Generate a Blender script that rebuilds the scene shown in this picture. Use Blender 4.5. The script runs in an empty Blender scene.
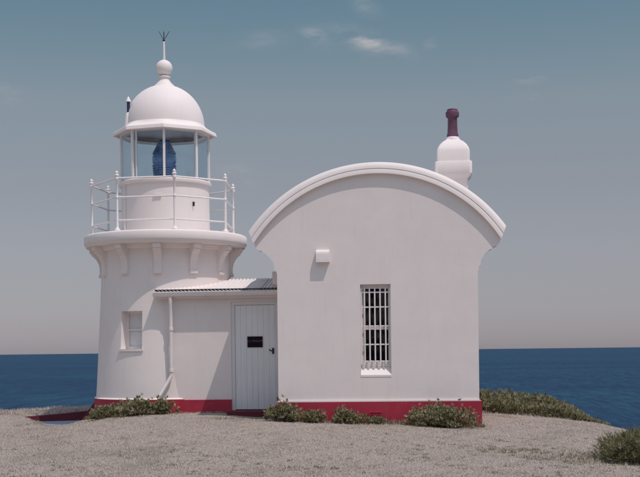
import bpy, bmesh, math, random
import numpy as np
from mathutils import Vector, Matrix
R = math.radians
PI = math.pi
random.seed(7)
rng = np.random.default_rng(11)
scene = bpy.context.scene
COL = scene.collection

# ---------------------------------------------------------------- camera
cam_data = bpy.data.cameras.new('camera')
cam = bpy.data.objects.new('camera', cam_data)
COL.objects.link(cam)
cam_data.sensor_width = 36
cam_data.lens = 1150 / 640 * 36
cam_data.shift_y = (350.3 - 238.5) / 640
cam_data.clip_start = 0.1
cam_data.clip_end = 200000
CAM = Vector((0.79, -21.21, 1.30))
cam.matrix_world = Matrix.Translation(CAM) @ Matrix.Rotation(R(5), 4, 'Z') @ Matrix.Rotation(R(90), 4, 'X') @ Matrix.Rotation(R(-0.67), 4, 'Z')
scene.camera = cam

# ---------------------------------------------------------------- sky and sun
SUN = Vector((0.36, -0.29, 1.0)).normalized()
world = bpy.data.worlds.new('World')
scene.world = world
world.use_nodes = True
wn, wl = world.node_tree.nodes, world.node_tree.links
wn.clear()
sky = wn.new('ShaderNodeTexSky')
sky.sky_type = 'NISHITA'
sky.sun_disc = False
sky.sun_elevation = math.asin(SUN.z)
sky.sun_rotation = math.atan2(SUN.x, SUN.y)
sky.altitude = 50
sky.air_density = 1.0
sky.dust_density = 0.4
sky.ozone_density = 1.0
hsv = wn.new('ShaderNodeHueSaturation')
hsv.inputs['Hue'].default_value = 0.5
hsv.inputs['Saturation'].default_value = 0.58
hsv.inputs['Value'].default_value = 1.0
wl.new(sky.outputs['Color'], hsv.inputs['Color'])
# faded-slide tint by elevation; low sky dimmed, overhead left bright as added shadow fill
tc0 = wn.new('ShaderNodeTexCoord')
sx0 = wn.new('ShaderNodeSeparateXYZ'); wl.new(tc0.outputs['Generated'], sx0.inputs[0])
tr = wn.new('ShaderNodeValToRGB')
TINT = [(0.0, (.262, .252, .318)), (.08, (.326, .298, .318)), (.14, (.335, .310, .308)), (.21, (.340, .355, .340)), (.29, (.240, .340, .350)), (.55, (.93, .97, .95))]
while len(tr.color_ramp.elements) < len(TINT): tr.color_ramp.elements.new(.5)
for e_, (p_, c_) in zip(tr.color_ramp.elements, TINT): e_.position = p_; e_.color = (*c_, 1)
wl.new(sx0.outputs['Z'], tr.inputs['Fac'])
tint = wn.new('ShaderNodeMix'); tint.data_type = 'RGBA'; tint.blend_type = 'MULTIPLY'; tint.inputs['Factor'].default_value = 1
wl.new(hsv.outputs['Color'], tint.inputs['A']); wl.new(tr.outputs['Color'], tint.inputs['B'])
# thin wisps of cirrus: noise on the direction of view
tc = wn.new('ShaderNodeTexCoord')
mp = wn.new('ShaderNodeMapping')
mp.inputs['Scale'].default_value = (5.0, 5.0, 16.0)
mp.inputs['Rotation'].default_value = (0.0, R(-14), 0.0)
mp.inputs['Location'].default_value = (2.3, 0.4, 1.1)
wl.new(tc.outputs['Generated'], mp.inputs['Vector'])
ns = wn.new('ShaderNodeTexNoise')
ns.inputs['Scale'].default_value = 1.0
ns.inputs['Detail'].default_value = 6
ns.inputs['Roughness'].default_value = 0.62
wl.new(mp.outputs['Vector'], ns.inputs['Vector'])
cr = wn.new('ShaderNodeMapRange')
cr.inputs['From Min'].default_value = 0.66
cr.inputs['From Max'].default_value = 0.85
cr.inputs['To Max'].default_value = 0.5
wl.new(ns.outputs['Fac'], cr.inputs['Value'])
def sky_dir(px, py):
    a, b = px - 320, 350.3 - py
    ro = R(0.67)
    a, b = a * math.cos(ro) + b * math.sin(ro), -a * math.sin(ro) + b * math.cos(ro)
    u, w = a / 1150, b / 1150
    c, s = math.cos(R(5)), math.sin(R(5))
    return Vector((u * c - s, u * s + c, w)).normalized()
acc = cr.outputs['Result']
mps = wn.new('ShaderNodeMapping'); mps.inputs['Scale'].default_value = (26, 26, 80); mps.inputs['Rotation'].default_value = (0, R(16), 0)
wl.new(tc.outputs['Generated'], mps.inputs['Vector'])
nzs = wn.new('ShaderNodeTexNoise'); nzs.inputs['Scale'].default_value = 1; nzs.inputs['Detail'].default_value = 7; nzs.inputs['Roughness'].default_value = .6
wl.new(mps.outputs['Vector'], nzs.inputs['Vector'])
mrs = wn.new('ShaderNodeMapRange'); mrs.inputs['From Min'].default_value = .34; mrs.inputs['From Max'].default_value = .72; mrs.interpolation_type = 'SMOOTHSTEP'
wl.new(nzs.outputs['Fac'], mrs.inputs['Value'])
streak = mrs.outputs['Result']
for (px, py, sx, sz, amt, tilt) in ((370, 42, 32, 8, .95, -16), (318, 36, 16, 9, .45, -24), (266, 40, 26, 8, .2, 4),
                              (431, 45, 8, 8, .22, 0), (3, 90, 14, 10, .4, -25), (240, 176, 22, 12, .25, 0), (365, 6, 16, 8, .3, -20)):
    d = sky_dir(px, py)
    side = Vector((d.y, -d.x, 0)).normalized()
    up = side.cross(d)
    t = R(tilt)
    e1 = side * math.cos(t) + up * math.sin(t)
    e2 = -side * math.sin(t) + up * math.cos(t)
    vals = []
    for e, sz_ in ((e1, sx), (e2, sz)):
        n = wn.new('ShaderNodeVectorMath'); n.operation = 'DOT_PRODUCT'
        wl.new(tc.outputs['Generated'], n.inputs[0]); n.inputs[1].default_value = e * (1150 / sz_)
        m = wn.new('ShaderNodeMath'); m.operation = 'SUBTRACT'
        wl.new(n.outputs['Value'], m.inputs[0]); m.inputs[1].default_value = d.dot(e) * 1150 / sz_
        q = wn.new('ShaderNodeMath'); q.operation = 'MULTIPLY'
        wl.new(m.outputs[0], q.inputs[0]); wl.new(m.outputs[0], q.inputs[1])
        vals.append(q.outputs[0])
    ad = wn.new('ShaderNodeMath'); ad.operation = 'ADD'
    wl.new(vals[0], ad.inputs[0]); wl.new(vals[1], ad.inputs[1])
    # front hemisphere only
    fr = wn.new('ShaderNodeVectorMath'); fr.operation = 'DOT_PRODUCT'
    wl.new(tc.outputs['Generated'], fr.inputs[0]); fr.inputs[1].default_value = d
    fm = wn.new('ShaderNodeMath'); fm.operation = 'GREATER_THAN'; fm.inputs[1].default_value = 0.5
    wl.new(fr.outputs['Value'], fm.inputs[0])
    # soft ragged wisp: a falling-off patch broken up by streaky noise
    ex = wn.new('ShaderNodeMath'); ex.operation = 'POWER'; ex.inputs[0].default_value = .30
    wl.new(ad.outputs[0], ex.inputs[1])
    ml = wn.new('ShaderNodeMath'); ml.operation = 'MULTIPLY'
    wl.new(ex.outputs[0], ml.inputs[0]); wl.new(streak, ml.inputs[1])
    n2 = wn.new('ShaderNodeMath'); n2.operation = 'MULTIPLY'; n2.inputs[1].default_value = amt
    wl.new(ml.outputs[0], n2.inputs[0])
    m3 = wn.new('ShaderNodeMath'); m3.operation = 'MULTIPLY'
    wl.new(n2.outputs[0], m3.inputs[0]); wl.new(fm.outputs[0], m3.inputs[1])
    mx = wn.new('ShaderNodeMath'); mx.operation = 'MAXIMUM'
    wl.new(acc, mx.inputs[0]); wl.new(m3.outputs[0], mx.inputs[1])
    acc = mx.outputs[0]
mix = wn.new('ShaderNodeMix'); mix.data_type = 'RGBA'
wl.new(acc, mix.inputs['Factor'])
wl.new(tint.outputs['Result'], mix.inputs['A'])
mix.inputs['B'].default_value = (2.7, 2.6, 2.65, 1)
bg = wn.new('ShaderNodeBackground')
bg.inputs['Strength'].default_value = 0.15
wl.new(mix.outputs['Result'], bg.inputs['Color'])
wo = wn.new('ShaderNodeOutputWorld')
wl.new(bg.outputs['Background'], wo.inputs['Surface'])

sun_data = bpy.data.lights.new('sun', 'SUN')
sun_data.energy = 2.0
sun_data.angle = R(0.55)
sun_data.color = (1.0, 0.885, 0.84)
sun = bpy.data.objects.new('sun', sun_data)
COL.objects.link(sun)
sun.rotation_euler = (-SUN).to_track_quat('-Z', 'Y').to_euler()
sun.location = (20, -20, 40)

vs = scene.view_settings
vs.view_transform = 'Standard'
vs.look = 'None'
vs.exposure = 0.34
vs.gamma = 1.0
vs.use_curve_mapping = False
scene.render.engine = 'CYCLES'
scene.cycles.max_bounces = 10
scene.cycles.transparent_max_bounces = 16

# ---------------------------------------------------------------- materials
def node_mat(name):
    m = bpy.data.materials.new(name)
    m.use_nodes = True
    nt = m.node_tree
    return m, nt, nt.nodes['Principled BSDF']

def noise(nt, scale, detail=4, rough=.55, vec=None):
    n = nt.nodes.new('ShaderNodeTexNoise')
    n.inputs['Scale'].default_value = scale
    n.inputs['Detail'].default_value = detail
    n.inputs['Roughness'].default_value = rough
    if vec is not None: nt.links.new(vec, n.inputs['Vector'])
    return n.outputs['Fac']

def position(nt, scale=None):
    g = nt.nodes.new('ShaderNodeNewGeometry')
    if scale is None: return g.outputs['Position']
    m = nt.nodes.new('ShaderNodeMapping')
    m.inputs['Scale'].default_value = scale
    nt.links.new(g.outputs['Position'], m.inputs['Vector'])
    return m.outputs['Vector']

def ramp(nt, fac, stops):
    r = nt.nodes.new('ShaderNodeValToRGB')
    e = r.color_ramp.elements
    while len(e) < len(stops): e.new(.5)
    for k, (p, c) in enumerate(stops):
        e[k].position = p; e[k].color = (*c, 1)
    nt.links.new(fac, r.inputs['Fac'])
    return r.outputs['Color']

def mixc(nt, fac, a, b, mode='MIX'):
    m = nt.nodes.new('ShaderNodeMix'); m.data_type = 'RGBA'; m.blend_type = mode
    if isinstance(fac, (int, float)): m.inputs['Factor'].default_value = fac
    else: nt.links.new(fac, m.inputs['Factor'])
    for s, v in (('A', a), ('B', b)):
        if isinstance(v, tuple): m.inputs[s].default_value = (*v, 1)
        else: nt.links.new(v, m.inputs[s])
    return m.outputs['Result']

def maprange(nt, v, a, b, c=0., d=1.):
    m = nt.nodes.new('ShaderNodeMapRange')
    nt.links.new(v, m.inputs['Value'])
    for k, x in zip(('From Min', 'From Max', 'To Min', 'To Max'), (a, b, c, d)): m.inputs[k].default_value = x
    return m.outputs['Result']

def bump(nt, bsdf, height, strength=.3, dist=.02):
    b = nt.nodes.new('ShaderNodeBump')
    b.inputs['Strength'].default_value = strength
    b.inputs['Distance'].default_value = dist
    nt.links.new(height, b.inputs['Height'])
    nt.links.new(b.outputs['Normal'], bsdf.inputs['Normal'])

def painted(name, c, rough=.6, var=.06, bscale=60, bstr=.25, bdist=.006, streak=.10, stain=(.42, .36, .32), chip=None):
    """paint on rough masonry or metal: blotches, run-off streaks, fine relief"""
    m, nt, b = node_mat(name)
    P = position(nt)
    dark = tuple(x * (1 - 2 * var) for x in c)
    col = mixc(nt, maprange(nt, noise(nt, 1.7, 5, .6, P), .35, .7), c, dark)
    st = noise(nt, 1.0, 5, .65, position(nt, (9, 9, .9)))
    col = mixc(nt, maprange(nt, st, .56, .82, 0, streak * 2.2), col, stain)
    sp = noise(nt, 23, 3, .5, P)
    col = mixc(nt, maprange(nt, sp, .70, .80, 0, streak * 2), col, stain)
    if chip:
        ch = noise(nt, 5.5, 8, .72, position(nt, (1, 1, 1.6)))
        col = mixc(nt, maprange(nt, ch, .60, .70, 0, chip[1]), col, chip[0])
    nt.links.new(col, b.inputs['Base Color'])
    b.inputs['Roughness'].default_value = rough
    b.inputs['Specular IOR Level'].default_value = .3
    n1 = noise(nt, bscale, 4, .6, P)
    n2 = noise(nt, 4.0, 3, .5, P)
    mm = nt.nodes.new('ShaderNodeMath'); mm.operation = 'MULTIPLY_ADD'
    nt.links.new(n2, mm.inputs[0]); mm.inputs[1].default_value = 2.0; nt.links.new(n1, mm.inputs[2])
    bump(nt, b, mm.outputs[0], bstr, bdist)
    return m

WHITE = (.80, .725, .695)
M = {}
M['render'] = painted('painted_render', WHITE, .75, .03, 70, .16, .006, .07)
M['trim'] = painted('painted_trim', (.81, .738, .71), .6, .02, 40, .15, .004, .05)
M['iron'] = painted('painted_iron', (.80, .75, .74), .45, .03, 90, .1, .002, .12, (.35, .22, .15))
M['red'] = painted('red_plinth_paint', (.42, .030, .060), .6, .10, 50, .35, .008, .14, (.30, .10, .09), ((.50, .26, .25), .32))
M['maroon'] = painted('dark_red_paint', (.15, .022, .035), .7, .12, 40, .35, .008, .16, (.07, .03, .03))
M['door'] = painted('grey_door_paint', (.80, .79, .79), .6, .03, 80, .12, .003, .16, (.42, .42, .46))
M['doorframe'] = painted('door_frame_paint', (.74, .71, .70), .5, .04, 80, .15, .003, .1, (.3, .27, .26))
M['roof'] = painted('painted_corrugated_iron', (.78, .72, .70), .5, .04, 70, .1, .002, .14, (.38, .28, .23))
M['concrete'] = painted('blue_grey_concrete', (.26, .30, .37), .8, .12, 40, .4, .01, .2, (.2, .2, .2))
M['dark'] = painted('dark_metal_and_gap_shade', (.02, .02, .025), .4, .1, 60, .1, .002, .1, (.05, .03, .02))
M['darkblue'] = painted('dark_blue_metal', (.03, .045, .11), .4, .1, 60, .1, .002, .1, (.05, .03, .02))
M['pot'] = painted('glazed_terracotta', (.17, .075, .12), .25, .25, 30, .3, .006, .4, (.03, .02, .03))
M['brown'] = painted('brown_blind', (.055, .022, .022), .8, .1, 60, .1, .002, .1, (.03, .02, .02))
M['inner'] = painted('interior_plaster', (.35, .32, .31), .8, .05)
M['ceiling'] = painted('lantern_ceiling', (.66, .64, .68), .6, .04)
M['bark'] = painted('shrub_stem', (.09, .065, .05), .9, .2, 80, .5, .004, .2)

def glass_mat(name, tint, gloss=.06):
    m = bpy.data.materials.new(name); m.use_nodes = True
    nt = m.node_tree; nt.nodes.clear()
    o = nt.nodes.new('ShaderNodeOutputMaterial')
    t = nt.nodes.new('ShaderNodeBsdfTransparent'); t.inputs['Color'].default_value = (*tint, 1)
    g = nt.nodes.new('ShaderNodeBsdfGlossy'); g.inputs['Roughness'].default_value = .02
    lw_ = nt.nodes.new('ShaderNodeLayerWeight'); lw_.inputs['Blend'].default_value = .5
    f = nt.nodes.new('ShaderNodeMath'); f.operation = 'POWER'; f.inputs[1].default_value = 4.5
    nt.links.new(lw_.outputs['Facing'], f.inputs[0])
    n = nt.nodes.new('ShaderNodeMath'); n.operation = 'MULTIPLY_ADD'
    nt.links.new(f.outputs[0], n.inputs[0]); n.inputs[1].default_value = .55
    # salt film on the glass
    nz = noise(nt, 6, 5, .6, position(nt))
    nt.links.new(maprange(nt, nz, .4, .8, 0, gloss), n.inputs[2])
    x = nt.nodes.new('ShaderNodeMixShader')
    nt.links.new(n.outputs[0], x.inputs[0]); nt.links.new(t.outputs[0], x.inputs[1]); nt.links.new(g.outputs[0], x.inputs[2])
    nt.links.new(x.outputs[0], o.inputs['Surface'])
    return m
M['glass'] = glass_mat('lantern_glass', (.91, .95, .97), .08)
M['clearglass'] = glass_mat('clear_glass', (.97, .97, .97), .02)
M['winglass'] = glass_mat('window_glass', (.75, .73, .73))

m, nt, b = node_mat('lens_glass')
b.inputs['Base Color'].default_value = (.42, .60, .88, 1)
b.inputs['Roughness'].default_value = .06
b.inputs['Transmission Weight'].default_value = .75
b.inputs['IOR'].default_value = 1.5
M['lens'] = m

m, nt, b = node_mat('plaque_plate')   # dark enamel plate, one worn line of pale lettering too faint to read
P = position(nt)
sep = nt.nodes.new('ShaderNodeSeparateXYZ'); nt.links.new(P, sep.inputs[0])
lz = maprange(nt, sep.outputs['Z'], 1.478, 1.486); lz2 = maprange(nt, sep.outputs['Z'], 1.524, 1.516)
mu = nt.nodes.new('ShaderNodeMath'); mu.operation = 'MULTIPLY'; nt.links.new(lz, mu.inputs[0]); nt.links.new(lz2, mu.inputs[1])
lt = maprange(nt, noise(nt, 1, 1, .5, position(nt, (95, 1, 40))), .5, .56, 0, .32)
mu2 = nt.nodes.new('ShaderNodeMath'); mu2.operation = 'MULTIPLY'; nt.links.new(mu.outputs[0], mu2.inputs[0]); nt.links.new(lt, mu2.inputs[1])
nt.links.new(mixc(nt, mu2.outputs[0], (.016, .007, .014), (.40, .32, .37)), b.inputs['Base Color'])
b.inputs['Roughness'].default_value = .7
b.inputs['Specular IOR Level'].default_value = .1
M['plaque'] = m

# vegetation colours come from the mesh (each leaf or blade has its own)
def leaf_mat(name, trans=.3, rough=.6):
    m = bpy.data.materials.new(name); m.use_nodes = True
    nt = m.node_tree; nt.nodes.clear()
    o = nt.nodes.new('ShaderNodeOutputMaterial')
    a = nt.nodes.new('ShaderNodeAttribute'); a.attribute_name = 'tone'
    p = nt.nodes.new('ShaderNodeBsdfPrincipled'); p.inputs['Roughness'].default_value = rough
    p.inputs['Specular IOR Level'].default_value = .3
    t = nt.nodes.new('ShaderNodeBsdfTranslucent')
    x = nt.nodes.new('ShaderNodeMixShader'); x.inputs[0].default_value = trans
    nt.links.new(a.outputs['Color'], p.inputs['Base Color']); nt.links.new(a.outputs['Color'], t.inputs['Color'])
    nt.links.new(p.outputs[0], x.inputs[1]); nt.links.new(t.outputs[0], x.inputs[2])
    nt.links.new(x.outputs[0], o.inputs['Surface'])
    return m
M['leaf'] = leaf_mat('coastal_leaf')
M['blade'] = leaf_mat('grass_blade', .25)

m, nt, b = node_mat('dry_turf')
P = position(nt)
c1 = ramp(nt, noise(nt, 34, 7, .75, P), [(.28, (.29, .24, .195)), (.48, (.42, .36, .315)), (.72, (.52, .45, .41))])
c2 = ramp(nt, noise(nt, 60, 6, .75, P), [(.3, (.06, .05, .028)), (.55, (.16, .135, .075)), (.8, (.30, .25, .19))])
pm = maprange(nt, noise(nt, .9, 6, .6, position(nt, (1, .55, 1))), .52, .70, 0, .5)
col = mixc(nt, pm, c1, c2)
# rocky earth on the steep faces
g = nt.nodes.new('ShaderNodeNewGeometry'); sp_ = nt.nodes.new('ShaderNodeSeparateXYZ'); nt.links.new(g.outputs['Normal'], sp_.inputs[0])
rock = ramp(nt, noise(nt, 2.5, 8, .7, P), [(.3, (.06, .05, .04)), (.7, (.26, .22, .19))])
col = mixc(nt, maprange(nt, sp_.outputs['Z'], .80, .62), col, rock)
nt.links.new(col, b.inputs['Base Color'])
b.inputs['Roughness'].default_value = .95
b.inputs['Specular IOR Level'].default_value = .1
bump(nt, b, noise(nt, 45, 6, .8, P), .8, .03)
M['turf'] = m

m, nt, b = node_mat('sea_water')
P = position(nt)
sw = nt.nodes.new('ShaderNodeMath'); sw.operation = 'MULTIPLY_ADD'
nt.links.new(noise(nt, .16, 8, .78, position(nt, (1, .10, 1))), sw.inputs[0]); sw.inputs[1].default_value = 1.15
nt.links.new(maprange(nt, noise(nt, .0016, 6, .6, position(nt, (.3, 1, 1))), 0, 1, -.29, .15), sw.inputs[2])
col = ramp(nt, sw.outputs[0], [(.3, (.006, .018, .058)), (.5, (.009, .040, .088)), (.70, (.018, .078, .125))])
foam = maprange(nt, noise(nt, .05, 9, .75, position(nt, (.5, 1, 1))), .765, .79)
col = mixc(nt, foam, col, (.6, .62, .65))
nt.links.new(col, b.inputs['Base Color'])
b.inputs['Roughness'].default_value = .5
b.inputs['IOR'].default_value = 1.33
b.inputs['Specular IOR Level'].default_value = .08
bp = nt.nodes.new('ShaderNodeBump'); bp.inputs['Strength'].default_value = 1.0; bp.inputs['Distance'].default_value = 2.2
mm = nt.nodes.new('ShaderNodeMath'); mm.operation = 'MULTIPLY_ADD'
nt.links.new(noise(nt, .16, 6, .68, position(nt, (.45, 1, 1))), mm.inputs[0]); mm.inputs[1].default_value = 1.0
nt.links.new(noise(nt, .02, 4, .6, position(nt, (.35, 1, 1))), mm.inputs[2])
nt.links.new(mm.outputs[0], bp.inputs['Height']); nt.links.new(bp.outputs['Normal'], b.inputs['Normal'])
M['sea'] = m

# ---------------------------------------------------------------- mesh helpers
def link(name, me, mat=None, parent=None, loc=None):
    o = bpy.data.objects.new(name, me)
    COL.objects.link(o)
    if mat is not None and me is not None and not me.materials: me.materials.append(M[mat])
    if parent is not None: o.parent = parent
    if loc is not None: o.location = loc
    return o

def obj(name, bm, mat, parent=None, smooth=None, bevel=0.0, seg=2):
    if bevel:
        ed = [e for e in bm.edges if len(e.link_faces) == 2 and e.calc_face_angle(0) > .5]
        bmesh.ops.bevel(bm, geom=ed, offset=bevel, segments=seg, profile=.6, affect='EDGES', clamp_overlap=True)
    bmesh.ops.recalc_face_normals(bm, faces=bm.faces[:])
    me = bpy.data.meshes.new(name)
    bm.to_mesh(me); bm.free()
    if smooth is not None:
        for p in me.polygons: p.use_smooth = True
        me.set_sharp_from_angle(angle=R(smooth))
    return link(name, me, mat, parent)

def thing(name, label, cat, loc=(0, 0, 0), group=None):
    o = bpy.data.objects.new(name, None)
    COL.objects.link(o)
    o.location = loc
    o['label'] = label; o['category'] = cat
    if group: o['group'] = group
    return o

def box(bm, x0, x1, y0, y1, z0, z1):
    v = [bm.verts.new(p) for p in ((x0,y0,z0),(x1,y0,z0),(x1,y1,z0),(x0,y1,z0),(x0,y0,z1),(x1,y0,z1),(x1,y1,z1),(x0,y1,z1))]
    for f in ((0,3,2,1),(4,5,6,7),(0,1,5,4),(1,2,6,5),(2,3,7,6),(3,0,4,7)): bm.faces.new([v[i] for i in f])
    return bm

def mkbox(*a): return box(bmesh.new(), *a)

def prism(bm, pts, y0, y1, hole=None):
    """outline in x,z pushed from y0 to y1; optional hole"""
    if hole is None:
        a = [bm.verts.new((x, y0, z)) for x, z in pts]; b = [bm.verts.new((x, y1, z)) for x, z in pts]
        bm.faces.new(a); bm.faces.new(b[::-1])
        n = len(pts)
        for i in range(n): bm.faces.new((a[i], b[i], b[(i+1) % n], a[(i+1) % n]))
        return bm
    loops = []
    for y in (y0, y1):
        ed = []
        lv = []
        for lp in (pts, hole):
            v = [bm.verts.new((x, y, z)) for x, z in lp]
            lv.append(v)
            ed += [bm.edges.new((v[i], v[(i+1) % len(v)])) for i in range(len(v))]
        bmesh.ops.triangle_fill(bm, use_beauty=True, edges=ed)
        loops.append(lv)
    for k in (0, 1):
        a, b = loops[0][k], loops[1][k]
        n = len(a)
        for i in range(n): bm.faces.new((a[i], b[i], b[(i+1) % n], a[(i+1) % n]))
    return bm

def lathe(bm, prof, seg=64, cx=0, cy=0, a0=0.0, a1=2*PI, cap=False, sup=None, skip=None):
    """prof: list of (r,z); angle 0 points to -y, growing towards +x. sup: superellipse exponent"""
    full = abs(a1 - a0 - 2*PI) < 1e-6
    n = seg if full else seg + 1
    rings = []
    for r, z in prof:
        ring = []
        for k in range(n):
            a = a0 + (a1 - a0) * k / seg
            sx, sy = math.sin(a), -math.cos(a)
            if sup:
                q = (abs(sx)**sup + abs(sy)**sup) ** (-1/sup)
                sx *= q; sy *= q
            ring.append(bm.verts.new((cx + r*sx, cy + r*sy, z)))
        rings.append(ring)
    for i in range(len(rings)-1):
        for k in range(seg):
            if skip and skip(i, k): continue
            k2 = (k+1) % n
            bm.faces.new((rings[i][k], rings[i][k2], rings[i+1][k2], rings[i+1][k]))
    if cap:
        bm.faces.new(rings[0][::-1]); bm.faces.new(rings[-1])
    return rings

def mklathe(*a, **k):
    bm = bmesh.new(); lathe(bm, *a, **k); return bm

def tube(bm, pts, rad, seg=8, closed=False):
    pts = [Vector(p) for p in pts]
    n = len(pts)
    rr = rad if isinstance(rad, (list, tuple)) else [rad]*n
    rings = []
    ref = None
    for i, p in enumerate(pts):
        if closed: t = (pts[(i+1) % n] - pts[i-1]).normalized()
        else: t = (pts[min(i+1, n-1)] - pts[max(i-1, 0)]).normalized()
        if ref is None: ref = Vector((0, 0, 1)) if abs(t.z) < .9 else Vector((1, 0, 0))
        s = t.cross(ref).normalized(); u = s.cross(t).normalized()
        ref = u
        rings.append([bm.verts.new(p + (s*math.cos(2*PI*k/seg) + u*math.sin(2*PI*k/seg))*rr[i]) for k in range(seg)])
    for i in range(n if closed else n-1):
        a, b = rings[i], rings[(i+1) % n]
        for k in range(seg): bm.faces.new((a[k], a[(k+1) % seg], b[(k+1) % seg], b[k]))
    if not closed:
        bm.faces.new(rings[0][::-1]); bm.faces.new(rings[-1])
    return bm

def mktube(*a, **k): return tube(bmesh.new(), *a, **k)

def pol(r, deg, z, c=(0, 0)):
    return (c[0] + r*math.sin(R(deg)), c[1] - r*math.cos(R(deg)), z)

# ---------------------------------------------------------------- the ground
CTRL = np.array([
 (-1.9,-.2,.005),(0,-.2,-.06),(1.9,-.2,-.13),(-3.3,1.2,.07),(-4,1.2,.085),(-4.6,.9,.07),(-5.3,1.3,.04),
 (-6,0,-.14),(-6.7,1.5,-.205),(-7.5,2.2,-.185),(-5.6,1.5,-.02),(-8.2,4.3,-.06),(-7,4.5,.03),(-9.4,4.3,-.05),(-6,5,.05),(-4,6,0),(-9,1.5,-.12),(-2.5,.75,.01),
 (3,4,-.15),(4.2,4.0,-.28),(3,1,-.13),(4.1,-.85,-.19),(2.5,-3,-.19),(3.5,-5.5,-.26),(4.3,1.2,-.28),(0,3,-.05),(1,6,-.15),
 (-4.3,-7.7,-.2),(0,-7.5,-.2),(3.3,-7.5,-.26),(0,-4,-.13),(-4,-3,-.11),(-8,-3,-.15),(.8,-21,-.3),(-8,-20,-.3),(9,-20,-.45),
 (0,-40,-.5),(-30,-20,-.6),(30,-30,-.8),(-40,-60,-.8),(40,-60,-.9),(-30,5,-.3)], float)
def _tps(d): return np.where(d > 1e-9, d*d*np.log(d + 1e-12), 0.0)
_n = len(CTRL)
_D = np.hypot(CTRL[:,None,0]-CTRL[None,:,0], CTRL[:,None,1]-CTRL[None,:,1])
_A = np.zeros((_n+3, _n+3)); _A[:_n,:_n] = _tps(_D) + np.eye(_n)*.4
_A[:_n,_n] = 1; _A[:_n,_n+1:] = CTRL[:,:2]; _A[_n:,:_n] = _A[:_n,_n:].T
_w = np.linalg.solve(_A, np.r_[CTRL[:,2], 0, 0, 0])
EDGE = np.array([(-70,14),(-30,8),(-14,5.6),(-9,5.0),(-6.4,5.6),(-3,7.2),(0,7.4),(2.6,6.0),(4.0,4.9),(4.5,3.2),(4.5,1.0),(4.35,-1),(4.5,-4),(5.6,-7.5),(11,-16),(30,-30),(70,-80),(-70,-80)], float)
PIT = np.array([(-8.05,3.74),(-7.3,2.6),(-6.9,2.0),(-6.4,1.75),(-6.12,2.4),(-6.1,3.2),(-5.9,4.48),(-6.9,4.2)], float)
def poly_sd(x, y, P):
    """signed distance, positive inside"""
    d = np.full(x.shape, 1e9); ins = np.zeros(x.shape, bool)
    for i in range(len(P)):
        a, b = P[i], P[(i+1) % len(P)]
        e = b - a
        t = np.clip(((x-a[0])*e[0] + (y-a[1])*e[1]) / (e@e), 0, 1)
        d = np.minimum(d, np.hypot(x-a[0]-t*e[0], y-a[1]-t*e[1]))
        c = ((a[1] > y) != (b[1] > y))
        with np.errstate(divide='ignore', invalid='ignore'):
            xi = (b[0]-a[0])*(y-a[1])/(b[1]-a[1]) + a[0]
        ins ^= c & (x < xi)
    return np.where(ins, d, -d)
def wob(x, y, s, ph=0.):
    return (np.sin(x*1.7*s+ph)*np.cos(y*1.3*s+1.1*ph) + .6*np.sin(x*3.1*s+y*2.3*s+2*ph) + .35*np.sin(x*6.3*s-y*5.1*s+ph*.7))/1.95
def ground_z(x, y):
    x = np.asarray(x, float); y = np.asarray(y, float)
    sh = x.shape; xf = x.ravel(); yf = y.ravel()
    z = np.full(xf.shape, _w[_n]) + _w[_n+1]*xf + _w[_n+2]*yf
    for i in range(_n): z += _w[i]*_tps(np.hypot(xf-CTRL[i,0], yf-CTRL[i,1]))
    far = np.clip((np.hypot(xf, yf+10) - 35)/25, 0, 1)
    z = z*(1-far) - .7*far
    z += .012*wob(xf, yf, 1.6, .3) + .006*wob(xf, yf, 5, 1.7)
    d = np.maximum(0, -poly_sd(xf, yf, EDGE) + .25*wob(xf, yf, .9, 2.))
    z -= np.where(d < 6, .16*d + .11*d*d, .16*6 + .11*36 + (d-6)*1.15)
    pd = poly_sd(xf, yf, PIT)
    k = np.clip((pd + .02)/.10, 0, 1); k = k*k*(3-2*k)
    z = z*(1-k) + np.minimum(z, -.26)*k
    return np.maximum(z, -50).reshape(sh)
def gz(x, y): return float(ground_z(np.array([x]), np.array([y]))[0])

def axis(lo, hi, flo, fhi, fine, grow=1.22):
    a = list(np.arange(flo, fhi+1e-6, fine))
    s = fine; p = a[-1]
    while p < hi: s *= grow; p += s; a.append(p)
    s = fine; p = a[0]
    while p > lo: s *= grow; p -= s; a.insert(0, p)
    return np.array(a)
gx = axis(-140, 140, -12, 8.5, .085); gy = axis(-150, 90, -11, 8.5, .085)
X, Y = np.meshgrid(gx, gy)
Zg = ground_z(X, Y)
nx, ny = len(gx), len(gy)
me = bpy.data.meshes.new('headland_ground')
me.vertices.add(nx*ny)
me.vertices.foreach_set('co', np.stack([X, Y, Zg], -1).ravel())
ii = (np.arange(ny-1)[:,None]*nx + np.arange(nx-1)[None,:]).ravel()
q = np.stack([ii, ii+1, ii+nx+1, ii+nx], -1)
me.loops.add(q.size); me.loops.foreach_set('vertex_index', q.ravel().astype(np.int32))
me.polygons.add(len(q)); me.polygons.foreach_set('loop_start', np.arange(0, q.size, 4, dtype=np.int32))
me.polygons.foreach_set('use_smooth', np.ones(len(q), bool))
me.update(calc_edges=True); me.validate()
ground = link('headland_ground', me, 'turf'); ground['kind'] = 'structure'

bm = bmesh.new()
lathe(bm, [(1e-3, -46), (200, -46), (1200, -46), (6000, -46), (30000, -46), (90000, -46)], 96)
sea = obj('sea', bm, 'sea'); sea['kind'] = 'structure'

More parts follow.
